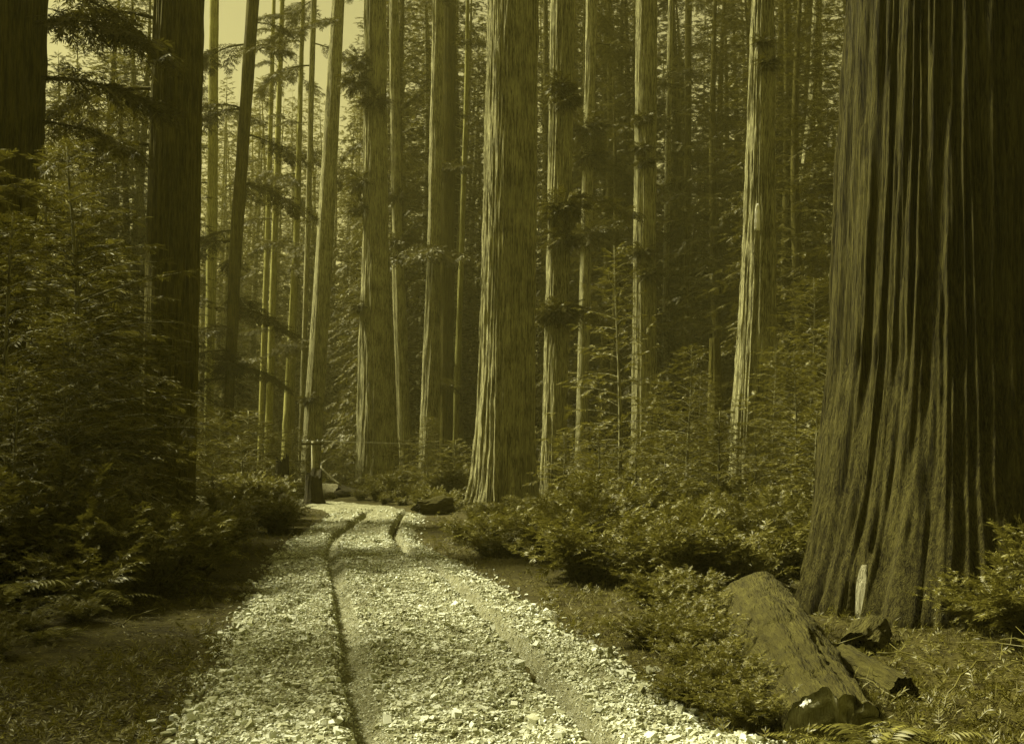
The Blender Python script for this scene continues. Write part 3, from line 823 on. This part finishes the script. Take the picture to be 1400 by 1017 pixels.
for px, d, top in [(940, 27, 470), (985, 24, 560), (905, 31, 520), (1030, 27, 590), (1085, 25, 480), (1115, 22, 560), (1060, 33, 470), (1140, 27, 440), (815, 27, 580), (870, 24, 600), (770, 33, 590), (960, 34, 510), (1105, 34, 380)]:
    young(YOUNG[int(ry.integers(2))] if top < 560 else SAP[int(ry.integers(2))], px, d, top, ('low ' if top >= 560 else '') + 'dense young conifer before the ' + behind(px), G2, wide=1.1)
G3 = 'small conifers around the road bend'
for px, d, top in [(300, 42, 560), (330, 38, 590), (355, 46, 575), (290, 34, 610), (340, 50, 560), (400, 60, 585), (470, 60, 605), (552, 50, 640), (625, 48, 600), (640, 44, 640), (560, 54, 600), (320, 55, 545), (280, 50, 570), (665, 60, 600), (500, 56, 648)]:
    young(SAP[int(ry.integers(2))], px, d, top, 'low bushy conifer in the brush before the ' + behind(px), G3, wide=1.25)

# ------------------------------------------------------------------ shrubs and ferns
def plant(kind, names, x, y, sc, label, cat, group, name):
    o = empty(name, (x, y, gh(x, y)), label, cat, group, rs.random() * 6.28, sc)
    for me, n in zip(kind, names): link(n, me, o)
    return o
MARK_R = [(-.4, 38, 'the broad straight redwood'), (1.8, 40, 'the shaggy tufted redwood'), (2.7, 30, 'the tall sparse young spruce'), (8, 37, 'the white scarred redwood'), (5.15, 13.3, 'the giant redwood'), (2.2, 10, 'the fallen log'), (-2.3, 33, 'the dark log chunk'), (0, 20, 'the gravel verge')]
MARK_L = [(-8.5, 29, 'the thick left hand redwood'), (-6.4, 38, 'the tall dark stump'), (-6, 23, 'the small blackened stump'), (-9.2, 21, 'the massive shadowed redwood'), (-4.6, 13, 'the bare dark ground'), (-11, 40, 'the slender pale trunk')]
rs = np.random.default_rng(77)
KH = [1.05, .85, 1.3, .65]
def cap(k, x, y, sc, table):
    """no taller than the brush stands in front of the trunks behind it"""
    p = CX + x / y * F
    lim = px_z(np.interp(p, *zip(*table)), y) - gh(x, y)
    return max(.28, min(sc, lim / KH[k]))
LIM_R = [(500, 700), (560, 698), (640, 690), (740, 676), (790, 660), (850, 640), (1000, 650), (1100, 640), (1500, 600)]
LIM_L = [(-100, 560), (90, 600), (140, 680), (190, 692), (290, 692), (330, 640), (360, 645), (390, 692), (450, 705)]
LIM_B = [(200, 585), (400, 600), (425, 655), (480, 660), (500, 648), (560, 645), (600, 620), (640, 645), (720, 640), (780, 620), (1150, 570)]
def scatter(n, cond, xr, yr, mind, tries=6000):
    pts = []
    for _ in range(tries):
        if len(pts) >= n: break
        y = yr[0] * (yr[1] / yr[0]) ** rs.random(); x = rs.uniform(*xr) if not callable(xr) else xr(y)
        if not cond(x, y): continue
        md = mind(y)
        if all((x - a) ** 2 + (y - b) ** 2 > md * md for a, b in pts): pts.append((x, y))
    return pts
def in_view(x, y, m=80):
    p = CX + x / y * F
    return -m < p < 1400 + m
LOG0, LOG1 = np.array([1.92, 6.85]), np.array([2.55, 12.3])
def near_log(x, y):
    ab = LOG1 - LOG0; t = np.clip(((x - LOG0[0]) * ab[0] + (y - LOG0[1]) * ab[1]) / (ab @ ab), 0, 1)
    return math.hypot(x - LOG0[0] - t * ab[0], y - LOG0[1] - t * ab[1])
def right_ok(x, y):
    d, w = road_dist(x, y)
    edge = np.interp(y, [8, 10.5, 12.4, 16, 20, 33], [2.6, 2.1, 1.45, 1.15, .75, .7])
    return d[0] - w[0] > edge and near_log(x, y) > 1.2 and math.hypot(x - 5.15, y - 13.3) > 2.3 and in_view(x, y) and not (x > 2.6 and y < 11.6)
def left_ok(x, y):
    d, w = road_dist(x, y)
    edge = np.interp(y, [8, 12, 20, 36], [2.2, 1.2, .55, .35])
    return d[0] + w[0] < -edge and in_view(x, y) and not (y > 25 and CX + x / y * F > 392)
for x, y in scatter(140, right_ok, lambda y: rs.uniform(-5, px_x(1420, y)), (11.0, 40), lambda y: .40 + .010 * y):
    k = int(rs.integers(4)); sc = cap(k, x, y, rs.uniform(.75, 1.3), LIM_R)
    plant(SHRUB[k], ('stem', 'foliage'), x, y, sc, height_word(sc * KH[k]) + ' shrub right of the road, ' + near(x, y, MARK_R), 'shrub', 'undergrowth right of the road', 'shrub')
for x, y in scatter(108, left_ok, lambda y: rs.uniform(px_x(-60, y), -3), (12.6, 42), lambda y: .44 + .011 * y):
    k = int(rs.integers(4)); sc = cap(k, x, y, rs.uniform(.75, 1.3), LIM_L)
    plant(SHRUB[k], ('stem', 'foliage'), x, y, sc, height_word(sc * KH[k]) + ' shrub left of the road, ' + near(x, y, MARK_L), 'shrub', 'undergrowth left of the road', 'shrub')
for x, y in scatter(60, lambda x, y: abs(road_dist(x, y)[0][0]) - road_dist(x, y)[1][0] > .5 and not (y < 51.5 and 400 < CX + x / y * F < 500), lambda y: rs.uniform(px_x(250, y), px_x(1150, y)), (41, 66), lambda y: 1.0):
    k = int(rs.integers(4)); sc = cap(k, x, y, rs.uniform(1.3, 2.2), LIM_B)
    plant(SHRUB[k], ('stem', 'foliage'), x, y, sc, height_word(sc * KH[k]) + ' brush beyond the bend before the ' + behind(CX + x / y * F), 'bush', 'brush beyond the bend', 'bush')
for x, y in scatter(34, lambda x, y: right_ok(x, y), lambda y: rs.uniform(-4, px_x(1300, y)), (10.5, 26), lambda y: .7):
    plant(FERN[int(rs.integers(3))], ('stem', 'frond'), x, y, rs.uniform(.7, 1.1), 'arching fern right of the road, ' + near(x, y, MARK_R), 'fern', 'ferns right of the road', 'fern')
for x, y in scatter(30, left_ok, lambda y: rs.uniform(px_x(-40, y), -3), (11.8, 26), lambda y: .7):
    plant(FERN[int(rs.integers(3))], ('stem', 'frond'), x, y, rs.uniform(.7, 1.2), 'arching fern left of the road, ' + near(x, y, MARK_L), 'fern', 'ferns left of the road', 'fern')
for x, y in scatter(26, lambda x, y: left_ok(x, y + 2.5) and in_view(x, y), lambda y: rs.uniform(px_x(-40, y), -2.6), (8.2, 12.4), lambda y: .42):
    if rs.random() < .5:
        plant(FERN[int(rs.integers(2))], ('stem', 'frond'), x, y, rs.uniform(.35, .6), 'small dark fern on the shaded litter left of the road', 'fern', 'small ferns left of the road', 'fern')
    else:
        plant(SHRUB[3], ('stem', 'foliage'), x, y, rs.uniform(.3, .55), 'ankle high dark seedling shrub on the shaded litter left of the road', 'shrub', 'seedlings left of the road', 'shrub')
for px, d, sc in [(492, 41.5, .45), (515, 41, .5), (532, 40, .45), (548, 39, .5), (560, 41, .7), (575, 38, .5), (590, 37, .6), (540, 43, .8), (505, 44, .6), (610, 36, .7), (622, 34.5, .7), (572, 35.2, .4)]:
    plant(SHRUB[int(rs.integers(4))], ('stem', 'foliage'), px_x(px, d), d, sc, 'low shrub on the outer edge of the road bend near the dark log chunk', 'shrub', 'shrubs along the outer bend', 'shrub')
# plants one can single out
plant(FERN[0], ('stem', 'frond'), 1.98, 6.35, .62, 'fern with upright fronds at the broken near end of the fallen log', 'fern', None, 'fern')
plant(FERN[1], ('stem', 'frond'), 2.36, 6.5, .45, 'smaller fern beside the twiggy ground past the log end', 'fern', None, 'fern')
for x, y, sc in [(2.26, 6.6, .55), (1.80, 6.5, .45), (2.06, 6.56, .55)]:
    plant(FERN[2], ('stem', 'frond'), x, y, sc, 'low fern growing up against the broken near end of the fallen log', 'fern', 'ferns at the log end', 'fern')
for x, y, k, s in [(1.45, 7.2, 3, .5), (1.5, 8.1, 3, .55), (1.45, 8.7, 3, .6), (1.5, 9.6, 1, .5), (1.6, 10.7, 3, .6), (1.2, 10.2, 3, .6), (1.72, 11.6, 1, .5), (1.2, 7.8, 3, .5), (1.55, 12.4, 1, .55), (2.0, 12.9, 0, .5)]:
    plant(SHRUB[k], ('stem', 'foliage'), x, y, s, 'low leafy plant growing against the road side of the fallen log', 'shrub', 'plants along the log', 'shrub')
for x, y, k, s in [(4.55, 10.2, 0, .75), (4.9, 10.7, 2, .75), (4.35, 10.9, 1, .6), (5.1, 10.0, 0, .8), (4.75, 9.3, 3, .8), (4.2, 8.4, 3, .7), (4.45, 7.8, 3, .8)]:
    plant(SHRUB[k], ('stem', 'foliage'), x, y, s, 'fine leaved bush against the foot of the giant redwood', 'shrub', 'bushes at the foot of the giant redwood', 'shrub')

# ------------------------------------------------------------------ logs, stumps, pole
def log_mesh(L, r0, r1, seed, nseg=96, nl=150, hollow=.35, cracks=(), rough=.03, ragged=.12):
    """a log along +X from 0 to L, resting on z=0 line of its axis; near end at 0"""
    s = np.linspace(0, 1, nl); th = np.arange(nseg) / nseg * 2 * np.pi
    T, S = np.meshgrid(th, s)
    r = r0 + (r1 - r0) * S
    n = (vnoise(T / 6.2832 * 6, S * L * .7, seed, 6) - .5) * rough * 1.5 + (vnoise(T / 6.2832 * 14, S * L * 1.5, seed + 1, 14) - .5) * rough * 1.6 + (vnoise(T / 6.2832 * 40, S * L * 9, seed + 2, 40) - .5) * rough * .8 + (vnoise(T / 6.2832 * 60, S * L * 3, seed + 3, 60) - .5) * rough * .5
    for (t0, s0, t1, s1, dep) in cracks:
        a = np.array([t0, s0 * L]); b = np.array([t1, s1 * L]); ab = (b - a)
        P0 = T * r0; q0 = S * L
        ax_, bx_ = a[0] * r0, b[0] * r0
        abx, aby = bx_ - ax_, b[1] - a[1]
        t = np.clip(((P0 - ax_) * abx + (q0 - a[1]) * aby) / (abx * abx + aby * aby), 0, 1)
        wv = .02 * (vnoise(q0 * 6, P0 * 6, seed + 9) - .5)
        dd = np.hypot(P0 - ax_ - t * abx, q0 - a[1] - t * aby) + wv
        n = n - dep * np.exp(-(dd / .022) ** 2)
    r = r + n
    rag = (vnoise(th / 6.2832 * 8, th * 0, seed + 4, 8) - .5) * ragged * 2 + (vnoise(th / 6.2832 * 24, th * 0, seed + 5, 24) - .5) * ragged
    xx = S * L + np.where(S < .5, 1, -1) * rag[None] * np.clip(1 - np.minimum(S, 1 - S) * 8, 0, 1)
    g = G()
    g.grid(np.stack([xx, r * np.cos(T), r * np.sin(T)], -1), True)
    return g, xx, r, th
def make_log(name, p0, p1, r0, r1, label, cat, seed, mat, endmat, cracks=(), hollow=.3, rough=.03, ragged=.1, nseg=96, nl=150):
    p0, p1 = np.array(p0, float), np.array(p1, float)
    L = float(np.linalg.norm(p1 - p0))
    o = empty(name, p0, label, cat)
    v = Vector(p1 - p0)
    o.rotation_euler = v.to_track_quat('X', 'Z').to_euler()
    g, xx, r, th = log_mesh(L, r0, r1, seed, nseg, nl, hollow, cracks, rough, ragged)
    g.build('bark', M[mat], o, True)
    # the broken ends: rough wood set back inside a rim, sinking to a rotted core
    for e, dirn in ((0, 1), (-1, -1)):
        k = 9
        f = np.linspace(1, .02, k)
        n = (vnoise(th / 6.2832 * 12, th * 0 + e, seed + 6, 12) - .5)
        P = np.zeros((k, len(th), 3))
        for i in range(k):
            rr = r[e] * (f[i] - (.02 if i == 0 else 0))
            P[i, :, 0] = xx[e] * (f[i]) + (1 - f[i]) * xx[e].mean() + dirn * (.015 + hollow * (1 - f[i]) ** .8 * (.5 + .5 * (1 - f[i])) + .13 * n * math.sin(i * 2.1 + .6))
            P[i, :, 1] = rr * np.cos(th); P[i, :, 2] = rr * np.sin(th)
        q = G(); q.grid(P[:, ::dirn], True)
        q.build('broken_end', M[endmat], o, True)
    return o
z0 = gh(*LOG0); z1 = gh(*LOG1)
UPT = PI / 2
make_log('fallen_log', (LOG0[0], LOG0[1], .03), (LOG1[0], LOG1[1], z1 + .08), .30, .38, 'fallen weathered log with cracked bark lying below the giant redwood', 'log', 41, 'log', 'pole',
         cracks=[(UPT + .5, .0, UPT + .35, .36, .06), (UPT - .1, .0, UPT - .2, .12, .05), (UPT - .4, .12, UPT + .5, .14, .03), (UPT + .35, .2, UPT - .4, .215, .025), (UPT - .2, .2, UPT - .1, .42, .03), (UPT + .6, .42, UPT - .5, .44, .03), (UPT + .2, .5, UPT + .1, .8, .03), (UPT + .9, .3, UPT + .2, .33, .03), (UPT + .3, .6, UPT - .5, .62, .025)], hollow=.05, rough=.04, ragged=.07, nl=190, nseg=120)
make_log('rotten_log', (2.72, 8.1, .02), (2.60, 9.2, .06), .11, .14, 'short rotten branch log half buried right of the fallen log', 'log', 42, 'log', 'bark_dark', hollow=.08, rough=.03, ragged=.02, nseg=60, nl=60)
make_log('rotten_log', (2.98, 10.1, .0), (3.35, 10.9, .02), .16, .18, 'dark hollow log chunk between the fallen log and the giant redwood', 'log', 43, 'log', 'bark_dark', hollow=.2, rough=.03, ragged=.05, nseg=60, nl=60)
# logs by the road bend
make_log('pale_log', (px_x(470, 45), 44.5, .25), (px_x(425, 46.5), 46.5, .28), .24, .27, 'pale peeled log lying across the ground past the road bend', 'log', 44, 'wood', 'char', hollow=.3, rough=.04, nseg=60, nl=60)
make_log('charred_log', (px_x(497, 44), 43.6, .14), (px_x(466, 44), 44.4, .22), .13, .24, 'short charred log with a splintered end beside the pale log', 'log', 45, 'char', 'char', hollow=.2, rough=.08, ragged=.3, nseg=48, nl=40)
make_log('cut_log', (px_x(610, 33), 33.3, .22), (px_x(573, 33), 32.6, .16), .24, .2, 'short dark log chunk on the outer edge of the road bend', 'log', 46, 'log', 'char', hollow=.12, rough=.06, nseg=60, nl=50)
g = G()
a = np.array([px_x(437, 42), 42.4, px_z(640, 42)]); b = np.array([px_x(466, 42), 42.0, px_z(663, 42)])
s = np.linspace(0, 1, 8)[:, None]
g.tube(a * (1 - s) + b * s + np.array([0, 0, -.04]) * np.sin(s * PI), np.linspace(.035, .045, 8), 8)
tag(g.build('leaning_stick', M['wood'], None, True), 'pale bare stick leaning from the dark stump down to the logs', 'stick')
def stump(name, x, y, H, r, seed, label, mat, rag=.2):
    o = empty(name, (x, y, gh(x, y)), label, 'stump')
    th = np.arange(60) / 60 * 2 * PI; zz = np.linspace(-.15, 1, 34)
    T, S = np.meshgrid(th, zz)
    top = 1 + rag * ((vnoise(th / 6.2832 * 7, th * 0, seed, 7) - .5) * 2 + (vnoise(th / 6.2832 * 20, th * 0, seed + 1, 20) - .5))
    rr = r * (1 + .8 * np.exp(-np.clip(S, 0, 1) * 5) * (.5 + vnoise(T / 6.2832 * 6, S, seed + 2, 6))) + .12 * r * np.abs(np.sin(T * 7 + 2 * vnoise(T / 6.2832 * 5, S * 3, seed + 3, 5)))
    P = np.stack([rr * np.cos(T), rr * np.sin(T), S * H * top[None]], -1)
    g = G(); g.grid(P, True); g.build('bark', M[mat], o, True)
    f = np.linspace(1, .03, 6)
    Q = np.stack([np.stack([P[-1, :, 0] * q * .98, P[-1, :, 1] * q * .98, P[-1, :, 2] * q + H * .75 * (1 - q) - .01], -1) for q in f])
    g = G(); g.grid(Q, True); g.build('broken_top', M['char'], o, True)
    return o
stump('charred_stump', px_x(429, 38), 38, 1.15, .24, 51, 'tall dark broken stump at the inside of the road bend', 'char')
stump('charred_stump', px_x(283, 23), 23, .42, .17, 52, 'small blackened stump among the ferns left of the road', 'char')
stump('charred_stump', px_x(386, 44), 44, 1.6, .22, 53, 'blackened stub buried in brush left of the tall stump', 'char')

def tele_pole(x, y, top, label):
    z = gh(x, y)
    o = empty('telegraph_pole', (x, y, z), label, 'telegraph pole', 'telegraph poles')
    h = top - z
    g = G(); g.tube([(0, 0, -.3), (0, 0, h * .5), (0, 0, h)], [.085, .078, .07], 12); g.build('post', M['pole'], o, True)
    g = G(); g.box((0, -.10, h - .12), (.98, .09, .09)); ca = g.build('crossarm', M['bark_dark'], o)
    for dx in (-.42, -.22, .22, .42):
        g = G(); g.tube([(dx, -.10, h - .08), (dx, -.10, h - .04), (dx, -.10, h - .035), (dx, -.10, h + .05), (dx, -.10, h + .06)], [.012, .012, .035, .03, .01], 10)
        g.build('insulator', M['insulator'], ca, True)
    return (x, y, top)
pA = tele_pole(px_x(428, 50), 50, px_z(603, 50), 'low wooden telegraph pole with a crossarm behind the tall dark stump')
pB = tele_pole(px_x(1112, 56), 56, px_z(596, 56), 'telegraph pole hidden in the thicket left of the giant redwood')
for dx in (-.42, .42):
    s = np.linspace(0, 1, 40)
    a = np.array([pA[0] + dx, pA[1] - .1, pA[2] + .02]); b = np.array([pB[0] + dx, pB[1] - .1, pB[2] + .02])
    P = a + (b - a) * s[:, None]; P[:, 2] -= .35 * np.sin(s * PI)
    g = G(); g.tube(P, .008, 5)
    tag(g.build('telegraph_wire', M['wire'], None, True), 'thin telegraph wire strung from the low pole across the redwood trunks', 'wire', 'telegraph wires')

# small pale things
rg = np.random.default_rng(5)
P = np.zeros((6, 7, 3))
for i in range(6):
    for j in range(7):
        P[i, j] = (j / 6 * .13 - .065, i / 5 * .07 - .035, rg.normal(0, .016))
g = G(); g.grid(P * .5)
o = g.build('pale_scrap', M['white'], None, True); o.location = (1.72, 6.86, .24); o.rotation_euler = (.5, -.6, .4)
tag(o, 'crumpled white scrap caught on the broken end of the fallen log', 'scrap')
v = np.array([[a, b, c] for c in (-1, 1) for b in (-1, 1) for a in (-1, 1)], float) * .02 * rg.uniform(.7, 1.2, (8, 3))
g = G(); g.add(v, [[0, 2, 3, 1], [4, 5, 7, 6], [0, 1, 5, 4], [2, 6, 7, 3], [0, 4, 6, 2], [1, 3, 7, 5]])
o = g.build('pale_stone', M['white']); o.location = (1.5, 7.2, gh(1.5, 7.2) + .02)
tag(o, 'single round white pebble among the plants beside the fallen log', 'stone')

# ------------------------------------------------------------------ litter, twigs and low ground cover
rl = np.random.default_rng(88)
def ground_pts(n, ylo, yhi, margin=.1):
    y = ylo * (yhi / ylo) ** rl.random(n)
    x = px_x(-60 + 1520 * rl.random(n), y)
    d, w = road_dist(x, y)
    k = np.abs(d) - w > margin + rl.normal(0, .12, n)
    return x[k], y[k], ground_h(x[k], y[k])
x, y, z = ground_pts(80000, 5.9, 30)
k = len(x); a = rl.random(k) * 6.283
D = unit(np.stack([np.cos(a), np.sin(a), rl.normal(.1, .25, k)], -1))
S = unit(np.cross(D, unit(rl.normal(0, .35, (k, 3)) + np.array([0, 0, 1]))))
g = G(); L = rl.uniform(.02, .075, k)
leaves(g, np.stack([x, y, z + .010], -1), D, S, L, L * rl.uniform(.10, .28, k), .05)
tag(g.build('leaf_litter', M['litter']), 'dry needles and fallen leaves strewn over the forest floor', 'litter', kind='stuff')
x, y, z = ground_pts(13000, 6.0, 34, .0)
den = vnoise(x * .8, y * .8, 61)
kk = den > .3; x, y, z = x[kk], y[kk], z[kk]; k = len(x)
g = G(); a = rl.random(k) * 6.283
A = np.stack([np.cos(a) * .8, np.sin(a) * .8, rl.uniform(.3, 1.2, k)], -1)
sprays(g, rl, np.stack([x, y, z], -1), A, unit(rl.normal(0, .4, (k, 3)) + np.array([0, 0, 1])), rl.uniform(.06, .17, k), 5, wid=.26)
tag(g.build('ground_cover', M['leaf_shrub']), 'low green ground cover on the verges and forest floor', 'ground cover', kind='stuff')
# grass tufts at the road verges and below the giant
x, y, z = ground_pts(16000, 6.3, 22, .0)
d, w = road_dist(x, y)
kk = (d > 0) & (vnoise(x * 1.1, y * 1.1, 63) > .45); x, y, z = x[kk], y[kk], z[kk]; k = len(x)
a = rl.random(k) * 6.283
D = unit(np.stack([np.cos(a) * .55, np.sin(a) * .55, np.ones(k)], -1)); S = unit(np.cross(D, rl.normal(0, 1, (k, 3))))
g = G(); leaves(g, np.stack([x, y, z - .01], -1), D, S, rl.uniform(.08, .24, k), np.full(k, .007), .3)
tag(g.build('grass', M['litter']), 'thin dry grass blades on the right hand verge', 'grass', kind='stuff')
# bare twigs on the ground right of the log
for i in range(26):
    if i < 16: x, y = rl.uniform(2.3, 4.6), rl.uniform(7.0, 10.6)
    else: x, y = rl.uniform(-6, -2.6), rl.uniform(7.5, 13)
    n = 9; s = np.linspace(0, 1, n); a = rl.random() * 6.283; L = rl.uniform(.35, .9); el = rl.uniform(.05, .8)
    aa = a + np.cumsum(rl.normal(0, .16, n))
    P = np.stack([x + L * s * np.cos(aa), y + L * s * np.sin(aa), gh(x, y) + .01 + L * (el * s - .75 * el * s ** 2)], -1)
    g = G(); g.tube(P, np.linspace(.007, .003, n), 5)
    sd_ = P[5]; b2 = aa[5] + rl.choice([-1, 1]) * .7
    g.tube(np.stack([sd_ + np.array([math.cos(b2), math.sin(b2), .3]) * t * L * .3 for t in (0, .5, 1)]), [.004, .003, .002], 4)
    tag(g.build('dry_twig', M['litter'], None, True), 'thin dry twig arching over the ground right of the fallen log' if i < 16 else 'thin dry twig on the dark ground left of the road', 'twig', 'dry twigs past the log' if i < 16 else 'dry twigs left of the road')

# ------------------------------------------------------------------ haze
HAZE = .0007
if HAZE:
    m, n, l, out = new_mat('forest_haze')
    pv = n.new('ShaderNodeVolumePrincipled')
    pv.inputs['Color'].default_value = (.92, .85, .25, 1)
    pv.inputs['Density'].default_value = HAZE
    l.new(pv.outputs[0], out.inputs['Volume'])
    g = G(); g.box((0, 720, 53), (1500, 1700, 114))
    tag(g.build('haze', m), 'thin pale haze hanging through the forest', 'haze', kind='stuff')
